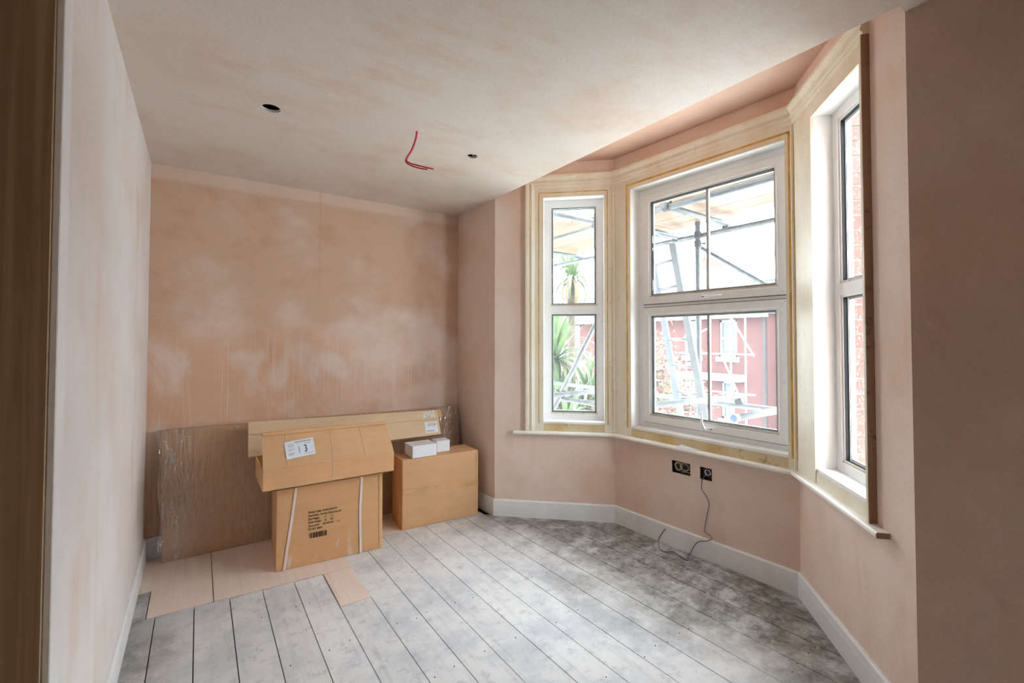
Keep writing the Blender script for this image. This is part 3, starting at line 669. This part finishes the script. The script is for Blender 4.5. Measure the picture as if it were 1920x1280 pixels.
# open box on top, front flap standing up
To = frame((.320, 3.048, .521), 0.0)
ub = MB(); OW, OD, OH, TH = .792, .430, .130, .006
ub.box(0, OW, 0, OD, 0, TH, To)
ob = ub.build('open_box', m_card); tag(ob, 'open brown cardboard box lying on the strapped box, flap raised', 'box')
MB().hexa([To(0, 0, 0), To(OW, 0, 0), To(OW, TH, 0), To(0, TH, 0), To(0, 0, OH), To(OW+.002, 0, OH-.004), To(OW+.002, TH, OH-.004), To(0, TH, OH)]).build('front_panel', m_card_dust, ob, bevel=.001)
MB().box(0, TH, TH, OD, TH, OH-.006, To).build('side_panel', m_card, ob)
MB().box(OW-TH, OW, TH, OD, TH, OH-.006, To).build('side_panel', m_card, ob)
MB().box(0, OW, OD-TH, OD, TH, OH-.010, To).build('rear_panel', m_card, ob)
FL = [(0.0, .0, OH+.001), (.395, -.004, OH+.004), (OW+.003, 0, OH-.003)]
flm = MB(); xs = [0, .13, .26, .355, .39, .396, .45, .56, .68, .794]; zs = [0, .25, .5, .75, 1]; rows = []
def flap_pt(u, v):                                   # u along the hinge in metres, v 0..1 up the flap
    x = u+(-.006-.002*u/.8)*v*1.0-(.028*v*(u/.794) if u > .4 else 0)+.006*v; wob = .004*math.sin(u*9)*v+(.003 if .386 < u < .40 else 0)
    y = .002+.105*v+wob*.8-.012*math.sin(v*math.pi); z = OH+.0005+.203*v-.004*(u/.8)+.004*math.sin(u*7)*v
    return x, y, z
for v in zs: rows.append([flap_pt(u, v) for u in xs])
for a, b in zip(rows, rows[1:]):
    for i in range(len(xs)-1):
        q = [a[i], a[i+1], b[i+1], b[i]]; flm.hexa([To(*p) for p in q]+[To(p[0], p[1]+.005, p[2]+.001) for p in q])
fl_ = flm.build('lid_flap', m_card, ob)
MB().hexa([To(.005, .088, .317), To(.790-.028, .088, .314), To(.790-.028, .100, .314), To(.005, .100, .317), To(.005, .094, .332), To(.790-.028, .094, .330), To(.790-.028, .104, .330), To(.005, .104, .332)]).build('torn_edge', m_card_dust, fl_)
for u, wd in ((.393, .0035), (.13, .002), (.60, .0015)):
    cm = MB()
    for va, vb in zip(zs, zs[1:]):
        p = flap_pt(u, va); q = flap_pt(u, vb); cm.hexa([To(p[0], p[1]-.002, p[2]), To(p[0]+wd, p[1]-.002, p[2]), To(p[0]+wd, p[1]+.001, p[2]), To(p[0], p[1]+.001, p[2]), To(q[0], q[1]-.002, q[2]), To(q[0]+wd, q[1]-.002, q[2]), To(q[0]+wd, q[1]+.001, q[2]), To(q[0], q[1]+.001, q[2])])
    cm.build('crease', m_card_pale, fl_)
cm = MB().box(.393, .3965, -.0015, .001, .003, OH, To).build('crease', m_card_pale, ob)
def lab_T(x0, z0, rot):
    """label sheet on the flap, rotated in its plane"""
    c, s_ = math.cos(rot), math.sin(rot)
    def T(x, y, d):
        a, b = x0+c*x-s_*y, z0+s_*x+c*y; v = b/.226; p = flap_pt(min(max(a, 0), .38), v); p2 = flap_pt(min(max(a, 0), .38), min(1, max(0, v)))
        return To(a-.001, p[1]-.0035-d, p[2])
    return T
Tl = lab_T(.128, .048, .085); lw, lh = .168, .105
lm = MB(); nx = 6
for i in range(nx):
    x0_, x1_ = lw*i/nx, lw*(i+1)/nx
    for j in range(4):
        y0_, y1_ = lh*j/4, lh*(j+1)/4
        lm.hexa([Tl(x0_, y0_, 0), Tl(x1_, y0_, 0), Tl(x1_, y1_, 0), Tl(x0_, y1_, 0), Tl(x0_, y0_, .0006), Tl(x1_, y0_, .0006), Tl(x1_, y1_, .0006), Tl(x0_, y1_, .0006)])
lb = lm.build('shipping_label', m_white_label, fl_)
tl = lambda x0, y0: (lambda x, y: Tl(x0+x, y0+y, .0012))
text_mesh('label_text', '3', .062, m_ink_dark, tl(.106, .026), lb, .62, .0008)
for (x0_, y0_, w_, h_, m_) in ((.058, .089, .095, .007, m_ink_grey), (.108, .076, .038, .004, m_ink_grey), (.018, .084, .032, .0025, m_ink_grey), (.018, .077, .034, .0025, m_ink_grey), (.018, .070, .030, .0025, m_ink_grey), (.018, .055, .036, .003, m_ink_grey), (.018, .047, .022, .003, m_ink_grey), (.016, .026, .034, .006, m_ink_grey), (.016, .018, .026, .004, m_ink_grey), (.074, .024, .008, .042, m_ink_grey), (.104, .014, .042, .004, m_ink_grey), (.150, .015, .006, .005, m_ink_grey)):
    MB().hexa([Tl(x0_, y0_, .0004), Tl(x0_+w_, y0_, .0004), Tl(x0_+w_, y0_+h_, .0004), Tl(x0_, y0_+h_, .0004), Tl(x0_, y0_, .0013), Tl(x0_+w_, y0_, .0013), Tl(x0_+w_, y0_+h_, .0013), Tl(x0_, y0_+h_, .0013)]).build('label_print', m_, lb)

# right-hand box
Tr = frame((1.264, 3.281, .001), math.atan2(-.030, .633)); RW, RD, RH = .634, .245, .519
rb = carton(Tr, RW, RD, RH, 'plain_box', m_card, bulge=.002, seed=4); tag(rb, 'plain brown cardboard box carrying two small white boxes', 'box')
MB().hexa([Tr(.0, -.0042, .258), Tr(RW, -.0042, .236), Tr(RW, -.001, .236), Tr(0, -.001, .258), Tr(0, -.0042, .300), Tr(RW, -.0042, .276), Tr(RW, -.001, .276), Tr(0, -.001, .300)]).build('packing_tape', m_tape, rb)
MB().box(RW-.020, RW-.018, -.0030, -.001, .01, RH-.005, Tr).build('flap_seam', m_card_dark, rb)
# small white boxes
def small(o, ang, w_, d_, h_, label):
    T = frame(o, ang); b = MB().box(0, w_, 0, d_, 0, h_-.004, T).build('white_box', m_whitebox, bevel=.0015); tag(b, label, 'box', 'small white boxes')
    MB().box(-.001, w_+.001, -.001, d_+.001, h_-.0038, h_, T).build('lid', m_whitebox, b, bevel=.001); return b, T
w1, Tw = small((1.345, 3.283, .5225), -.01, .196, .165, .091, 'larger white carton in front on the plain brown box')
MB().box(.055, .145, .098, .106, .0909, .0914, Tw).build('label_print', m_ink_grey, w1)
small((1.578, 3.352, .5225), -.02, .112, .10, .089, 'smaller white carton behind on the plain brown box')

# wrapped flat pack leaning on the back wall
P8 = [(-.176, 3.668, .001), (1.948, 3.672, .001), (1.948, 3.722, .004), (-.176, 3.718, .004), (-.196, 3.738, .828), (1.962, 3.738, .816), (1.962, 3.788, .814), (-.196, 3.788, .826)]
fp = MB().hexa(P8).build('flat_pack', m_card_dark, bevel=.004); tag(fp, 'long brown flat pack in clear plastic film leaning on wall', 'flat pack')
def tri(u, v, wv):
    a = [Vector(p) for p in P8]
    b0 = a[0].lerp(a[1], u).lerp(a[3].lerp(a[2], u), wv); b1 = a[4].lerp(a[5], u).lerp(a[7].lerp(a[6], u), wv); return b0.lerp(b1, v)
flm = MB(); NU, NV = 44, 12; rnd = random.Random(5); grid = {}
for i in range(NU+1):
    for j in range(NV+1):
        u, v = i/NU, j/NV; p = tri(u, v, 0); e = min(u, 1-u)*2.1; edge = max(0, 1-e/.12)
        n = .0035+abs(math.sin(u*70+v*9)*math.sin(v*17+u*31))*(.003+.011*edge)+rnd.uniform(0, .0015)
        x = p.x+((-.014-.008*math.sin(v*14)) if i == 0 else (.010 if i == NU else 0)); grid[i, j] = (x, p.y-n, p.z+(.005*abs(math.sin(u*40))+.002 if j == NV else 0))
for i in range(NU):
    for j in range(NV): flm.quad(grid[i, j], grid[i+1, j], grid[i+1, j+1], grid[i, j+1])
for j in range(NV):
    a, b = grid[0, j], grid[0, j+1]; flm.quad((a[0]+.004, 3.700+.065*j/NV, a[2]), a, b, (b[0]+.004, 3.700+.065*(j+1)/NV, b[2]))
for i in range(NU):
    a, b = grid[i, NV], grid[i+1, NV]; flm.quad(a, b, (b[0], 3.778, b[2]), (a[0], 3.778, a[2]))
flm.build('plastic_film', m_film, fp, smooth=True)

# long narrow carton
LB, LT_ = [(.279, 3.486, .6445), (1.680, 3.486, .6345)], [(.286, 3.600, .858), (1.690, 3.600, .822)]
th = Vector((0, .050, -.024))
lc = MB(); A, B, C_, D = [Vector(p) for p in (LB[0], LB[1], LT_[1], LT_[0])]
lc.hexa([A, B, B+th, A+th, D, C_, C_+th, D+th]); lo = lc.build('long_carton', m_card_pale, bevel=.002); tag(lo, 'long narrow pale cardboard carton leaning above the other boxes', 'box')
def on_l(u, v, d=.0): p = A.lerp(B, u).lerp(D.lerp(C_, u), v); return p-Vector((0, .88, -.47)).normalized()*d
def patch(u0, u1, v0, v1, name, mat, parent, d=.0012):
    return MB().hexa([on_l(u0, v0, .0002), on_l(u1, v0, .0002), on_l(u1, v1, .0002), on_l(u0, v1, .0002), on_l(u0, v0, d), on_l(u1, v0, d), on_l(u1, v1, d), on_l(u0, v1, d)]).build(name, mat, parent)
patch(0, 1.0, .615, .63, 'lid_fold', m_card_dark, lo, .0008)
MB().hexa([on_l(1.0, .68, -.012), on_l(1.030, .69, -.012), on_l(1.030, .69, -.004), on_l(1.0, .68, -.004), on_l(1.0, 1.0, -.012), on_l(1.028, .985, -.012), on_l(1.028, .985, -.004), on_l(1.0, 1.0, -.004)]).build('end_tab', m_card, lo)
lb2 = patch(.905, .985, .10, .53, 'barcode_label', m_white_label, lo)
rnd = random.Random(9)
u = .922
while u < .978:
    wd = rnd.choice((.0012, .002, .0035)); patch(u, u+wd, .36, .48, 'barcode', m_ink_grey, lb2, .0016); u += wd+rnd.choice((.0015, .003, .004))
patch(.912, .958, .155, .195, 'label_print', m_ink_grey, lb2, .0016)
def tape_mat():
    t = NT('shiny_tape'); n = t.noise((40, 40, 14), sc_=1, detail=4, dist=2); t.color(t.mix(t.ramp(n, .35, .65), s2l(236, 236, 232), s2l(196, 182, 160))).rough(.18, .6).bump(n, .5, .004); return t.m
m_shiny = tape_mat()
patch(.900, .982, .70, .955, 'clear_tape', m_shiny, lo, .002)

# ------------------------------------------------------------------ outside: brick pier of the bay beside the right window
pier = MB(); sbox(pier, 3, -.10, .118, .201, .50, .70, 2.70); sbox(pier, 3, .121, .232, .155, .50, .70, 2.70)
pr_ = pier.build('wall_bay_pier', m_mortar); struct(pr_, 'red brick pier of the bay outside the right window', 'wall')
bz = .702; row = 0; rnd = random.Random(11); cache = {}
while bz < 2.66:
    cuts = [.152, .262, .482] if row % 2 else [.152, .372, .482]
    for a, b in zip(cuts, cuts[1:]):
        e = rnd.uniform(-.002, .002)
        sbox(MB(), 3, .122, .240+e, a+.005, b-.005, bz+.005, bz+.070).build('brick', m_brick, pr_)
    bz += .075; row += 1
# ------------------------------------------------------------------ scaffolding
GZ = -2.95
scf = thing('scaffolding', 'galvanised tube scaffolding with plank deck outside the bay', 'scaffolding', (3.95, 2.585, GZ))
R = .0242
def pole(a, b, cap=None, r=R):
    o = MB().tube([a, b], r, 14).build('tube', m_tube, scf, smooth=False)
    for f in o.data.polygons: f.use_smooth = len(f.vertices) == 4
    if cap is not None:
        p = Vector(a if cap == 0 else b); d = (Vector(b)-Vector(a)).normalized()*(-1 if cap == 0 else 1)
        MB().tube([p-d*.03, p+d*.012], r*1.14, 14).build('end_cap', m_blue, o)
    return o
def coupler(p, ax=(0, 0, 1)):
    p = Vector(p); d = Vector(ax).normalized(); q = d.orthogonal().normalized(); e = d.cross(q)
    mb = MB().tube([p-d*.028, p+d*.028], .034, 10)
    mb.tube([p+q*.03, p+q*.075], .008, 6); mb.tube([p+q*.052-d*.001, p+q*.066-d*.001], .014, 6); mb.tube([p-e*.03, p-e*.072], .008, 6); mb.tube([p-e*.05, p-e*.062], .014, 6)
    return mb.build('coupler', m_coupler, scf)
for y in (.35, 2.585, 4.85): pole((3.95, y, GZ), (3.95, y, 3.7))
for y in (-.3, 4.85): pole((3.02, y, GZ), (3.02, y, 3.7))
pole((3.06, -1.0, 2.475), (3.06, 5.4, 2.475)); pole((4.0, -1.0, 2.436), (4.0, 5.4, 2.436)); pole((4.0, -1.0, .836), (4.0, 5.4, .836))
pole((3.0, 2.27, 2.488), (4.12, 2.32, 2.488)); pole((3.02, 2.62, 2.40), (4.12, 2.86, 2.47)); pole((2.545, 3.06, 2.53), (4.15, 3.06, 2.53), 0); pole((3.0, 1.0, 2.488), (4.12, 1.0, 2.488)); pole((3.0, 4.3, 2.488), (4.12, 4.3, 2.488))
pole((4.06, 2.63, 2.34), (4.06, .55, .90))
pole((3.08, 2.43, .888), (4.05, 2.21, .912)); pole((3.10, 1.755, .874), (4.15, 1.665, .902), 0)
pole((2.74, 3.40, .888), (4.12, 3.40, .900)); pole((3.05, 2.95, .826), (3.05, 5.3, .826)); pole((2.56, 3.43, .33), (3.52, 3.43, 1.73))
for p, ax in (((3.95, 2.585, 2.436), (0, 0, 1)), ((3.95, 2.585, 2.35), (0, 0, 1)), ((3.97, 2.585, .836), (0, 1, 0)), ((4.0, 2.32, 2.46), (0, 1, 0)), ((4.0, 2.86, 2.45), (0, 1, 0)), ((4.0, 2.22, .88), (1, 0, 0)), ((2.95, 3.415, .886), (1, .2, .5)), ((3.06, 2.27, 2.48), (0, 1, 0)), ((3.06, 2.63, 2.44), (1, 0, 0)), ((3.06, 3.06, 2.50), (0, 1, 0)), ((4.0, 1.67, .87), (1, 0, 0)), ((3.06, 1.0, 2.48), (0, 1, 0))): coupler(p, ax)
rnd = random.Random(2)
for i in range(5):
    x0 = 3.005+i*.215
    for (ya, yb) in ((-.2+.1*(i % 2), 2.9), (2.91, 5.3)):
        MB().box(x0, x0+.209, ya, yb, 2.560+rnd.uniform(0, .004), 2.598).build('board', m_board, scf)
for i in range(3):
    x0 = 2.36+i*.214; MB().box(x0, x0+.208, 3.32-.0*i, 5.3, 2.562, 2.60).build('board', m_board, scf)
# ladder
lad = thing('ladder', 'aluminium ladder leaning beside the scaffold standard', 'ladder', (3.9, 2.0, GZ))
def lp(base, z): return Vector((base[0]+(z-1.6)*.0, base[1]+.203*(z-1.62), z))
LA, LB_ = (3.93, 2.965), (3.79, 2.605)
for bs in (LA, LB_):
    a, b = lp(bs, GZ), lp(bs, 2.36); d = .033; e = .014
    MB().hexa([a+Vector((-e, -d, 0)), a+Vector((e, -d, 0)), a+Vector((e, d, 0)), a+Vector((-e, d, 0)), b+Vector((-e, -d, 0)), b+Vector((e, -d, 0)), b+Vector((e, d, 0)), b+Vector((-e, d, 0))]).build('stile', m_alu, lad)
z = GZ+.25
while z < 2.3:
    MB().tube([lp(LA, z), lp(LB_, z)], .014, 8).build('rung', m_alu, lad, smooth=True); z += .258

# ------------------------------------------------------------------ ground, houses, plants
struct(MB().box(2.3, 60, -40, 60, GZ-.2, GZ).build('ground', m_ground), 'street and garden ground outside', 'ground')
struct(MB().box(2.9, 9.0, -6, 14, GZ, GZ+.03).build('ground_garden', m_garden_bounce), 'unseen front garden below the bay, pale to bounce light', 'ground')
def house(name, label, X, y0, y1, ze, zr, wins, mat, xr=3.6, extra=None):
    r = thing(name, label, 'house', (X, (y0+y1)/2, GZ))
    holes = wins; ys = sorted({y0, y1} | {h[i] for h in holes for i in (0, 1)}); zs = sorted({GZ, ze} | {h[i] for h in holes for i in (2, 3)}); mb = MB()
    for a, b in zip(ys, ys[1:]):
        for c, d in zip(zs, zs[1:]):
            if any(h[0] < (a+b)/2 < h[1] and h[2] < (c+d)/2 < h[3] for h in holes): continue
            mb.box(X, X+.3, a, b, c, d)
    mb.box(X+.3, X+7.2, y0, y0+.3, GZ, ze); mb.box(X+.3, X+7.2, y1-.3, y1, GZ, ze); mb.box(X+.3, X+7.2, y0, y1, GZ, GZ+.05)
    mb.build('wall', mat, r)
    rf = MB().prism([(X-.35, y0-.2, ze), (X+7.5, y0-.2, ze), (X+xr, y0-.2, zr)], [(X-.35, y1+.2, ze), (X+7.5, y1+.2, ze), (X+xr, y1+.2, zr)]).build('roof', m_slate, r)
    n = 9
    for i in range(n):                                # slate courses
        f0 = i/n; xa = X-.37+(xr+.35)*f0; za = ze+(zr-ze)*f0; MB().box(xa, xa+.03, y0-.2, y1+.2, za+.01, za+.05).build('slate_course', m_slate, rf)
    MB().box(X-.45, X-.33, y0-.2, y1+.2, ze-.14, ze+.02).build('gutter', m_white_ext, r)
    for (a, b, c, d) in wins:
        mb = MB(); w_ = .09; mb.box(X+.06, X+.16, a, a+w_, c, d).box(X+.06, X+.16, b-w_, b, c, d).box(X+.06, X+.16, a, b, c, c+w_).box(X+.06, X+.16, a, b, d-w_, d).box(X+.05, X+.16, a, b, (c+d)/2-.05, (c+d)/2+.05)
        wo = mb.build('window', m_white_ext, r); MB().box(X+.12, X+.14, a+w_, b-w_, c+w_, d-w_).build('pane', m_pane_ext, wo)
        MB().box(X+.25, X+.28, a, b, c, d).build('blind', m_pane_ext, wo)
        MB().box(X-.10, X+.06, a-.12, b+.12, c-.22, c).build('stone_sill', m_white_ext, r)
    return r
WN = [(10.62, 11.42, .70, 2.30), (12.35, 13.15, .70, 2.30), (15.2, 16.0, .70, 2.30), (17.2, 18.0, .70, 2.30), (20.4, 21.3, .70, 2.30), (10.75, 11.35, -2.0, -.36), (12.2, 13.0, -2.0, -.36), (17.0, 18.2, -2.0, -.36)]
h1 = house('brick_house', 'red brick house across the street with white sash windows', 19.0, 9.35, 24.0, 2.50, 4.45, WN, m_brickhouse)
MB().tube([(18.9, 9.42, GZ), (18.9, 9.42, 2.2), (18.75, 9.3, 2.45)], .06, 8).build('downpipe', m_coupler, h1)
MB().box(18.6, 19.0, 10.3, 13.3, -.34, -.04).build('bay_fascia', m_white_ext, h1)
g = MB().prism([(18.7, 10.4, 2.5), (18.7, 13.2, 2.5), (18.7, 11.8, 4.75)], [(22.0, 10.4, 2.5), (22.0, 13.2, 2.5), (22.0, 11.8, 4.75)]); gr_ = g.build('gable', m_slate, h1)
ch = MB().box(21.6, 22.5, 13.4, 14.4, 3.6, 5.6).build('chimney', m_brick_pale, h1)
for y in (13.65, 14.1): MB().tube([(22.05, y, 5.6), (22.05, y, 5.95)], [.13, .10], 8).build('chimney_pot', m_brick, ch)
house('pale_house', 'paler set-back brick house right of the downpipe', 20.6, -2.0, 8.9, 2.9, 4.6, [(6.3, 7.2, .6, 2.2), (3.6, 4.5, .6, 2.2)], m_brick_pale)
# scaffold on the far house
fs = thing('far_scaffold', 'thin pale scaffold tubes against the brick house', 'scaffolding', (17.6, 10.0, GZ))
def fp_(a, b): MB().tube([a, b], .034, 6).build('tube', m_white_ext, fs)
for y in (9.55, 10.15, 12.2): fp_((17.7, y, GZ), (17.7, y, 2.45))
for z in (.86, -.70): fp_((17.7, 9.2, z), (17.7, 12.6, z))
fp_((17.75, 10.2, 2.4), (17.75, 9.25, .80)); fp_((17.75, 10.6, .86), (17.75, 9.9, -.7)); fp_((17.75, 11.2, 1.9), (17.75, 12.4, 1.4))

def leaf_mesh(name, L, w_, bend, mat):
    mb = MB(); n = 6; pts = []
    for i in range(n+1):
        f = i/n; a = bend*f*f; x = L*f*math.cos(a*.8); z = -L*f*math.sin(a*.8); hw = w_*math.sin(math.pi*(.12+.88*f))**.7*(1-f*.25)+.0008
        pts.append(((x, -hw, z+.004), (x, 0, z), (x, hw, z+.004)))
    for a, b in zip(pts, pts[1:]):
        mb.quad(a[0], a[1], b[1], b[0]); mb.quad(a[1], a[2], b[2], b[1])
    me = bpy.data.meshes.new(name); me.from_pydata(mb.v, [], mb.f); me.materials.append(mat); return me
LM = [leaf_mesh('leaf', .72, .036, .25, m_leaf), leaf_mesh('leaf', .72, .034, 1.0, m_leaf), leaf_mesh('leaf', .66, .032, 1.7, m_leaf), leaf_mesh('leaf', .60, .028, 1.6, m_leaf_dead)]
def crown(root, c, n, seed, s=1.0, dead=.2):
    rnd = random.Random(seed)
    for i in range(n):
        el = math.radians(84-125*(i/n)**1.05+rnd.uniform(-8, 8)); az = i*2.399+rnd.uniform(-.3, .3)
        if el > .75: m_ = LM[0]
        elif el > .1: m_ = LM[1]
        else: m_ = LM[3] if rnd.random() < dead*3 else LM[2]
        o = bpy.data.objects.new('leaf', m_); col.objects.link(o)
        o.location = c; k_ = s*rnd.uniform(.8, 1.1); o.scale = (k_, k_, k_); o.rotation_euler = (0, -el, az)
        attach(o, root)
def palm(base, heads, label, seed):
    r = thing('cordyline_palm', label, 'palm', base)
    b = Vector(base)
    for i, (h, n, s, dd) in enumerate(heads):
        h = Vector(h); mid = Vector((b.x+(h.x-b.x)*.4, b.y+(h.y-b.y)*.4, b.z+(h.z-b.z)*.5))
        MB().tube([b, mid, h], [.11, .08, .05], 8).build('trunk', m_trunk, r, smooth=True); crown(r, h, n, seed+i, s, dd)
    return r
palm((4.9, 5.5, GZ), [((4.86, 5.40, 2.40), 52, .98, .3), ((4.2, 5.0, 1.15), 70, 1.05, .1), ((5.15, 5.35, .55), 60, 1.0, .1), ((4.3, 4.9, .25), 60, 1.0, .08)], 'green cordyline palm with sword leaves outside the left window', 21)
palm((5.9, 6.9, GZ), [((5.5, 6.5, 1.25), 80, 1.3, .05), ((6.4, 7.2, .5), 70, 1.3, .05), ((5.3, 6.5, .3), 70, 1.3, .05)], 'lower cordyline palm behind the tall one', 51)
def shrub(base, c, rad, n, label, mats, seed):
    r = thing('shrub', label, 'tree', base); rnd = random.Random(seed); c = Vector(c); b = Vector(base)
    MB().tube([b, b.lerp(c, .6), c], [.10, .07, .03], 8).build('trunk', m_trunk, r, smooth=True)
    for q in range(5):
        d = Vector((rnd.uniform(-1, 1), rnd.uniform(-1, 1), rnd.uniform(-.2, 1))).normalized()*rad*.7; MB().tube([b.lerp(c, .6), c+d], [.04, .012], 6).build('branch', m_trunk, r, smooth=True)
    for nm, mt, cnt in mats:
        mb = MB()
        for q in range(cnt):
            d = Vector((rnd.gauss(0, .45), rnd.gauss(0, .45), rnd.gauss(0, .5)))*rad; p = c+d; a = Vector((rnd.uniform(-1, 1), rnd.uniform(-1, 1), rnd.uniform(-1, 1))).normalized(); e = a.orthogonal().normalized(); l = rnd.uniform(.05, .10)
            mb.quad(p-a*l, p+e*l*.4, p+a*l, p-e*l*.4)
        tag(mb.build(nm, mt, r), kind='stuff')
    return r
shrub((9.2, 7.6, GZ), (9.2, 7.6, .55), .95, 0, 'tall shrub with mixed red and yellow-green leaves by the ladder', (('foliage', m_foliage, 1500), ('red_foliage', m_foliage_red, 1500)), 5)
shrub((12.6, 8.9, GZ), (12.6, 8.9, -.55), .8, 0, 'smaller reddish shrub in front of the brick house', (('foliage', m_foliage, 500), ('red_foliage', m_foliage_red, 1100)), 6)
palm((5.4, 4.9, GZ), [((5.35, 5.0, -.1), 80, 1.25, .05), ((5.9, 5.3, .55), 70, 1.2, .05), ((4.9, 4.6, -.35), 60, 1.1, .05)], 'short cordyline palm filling the foot of the left window', 81)
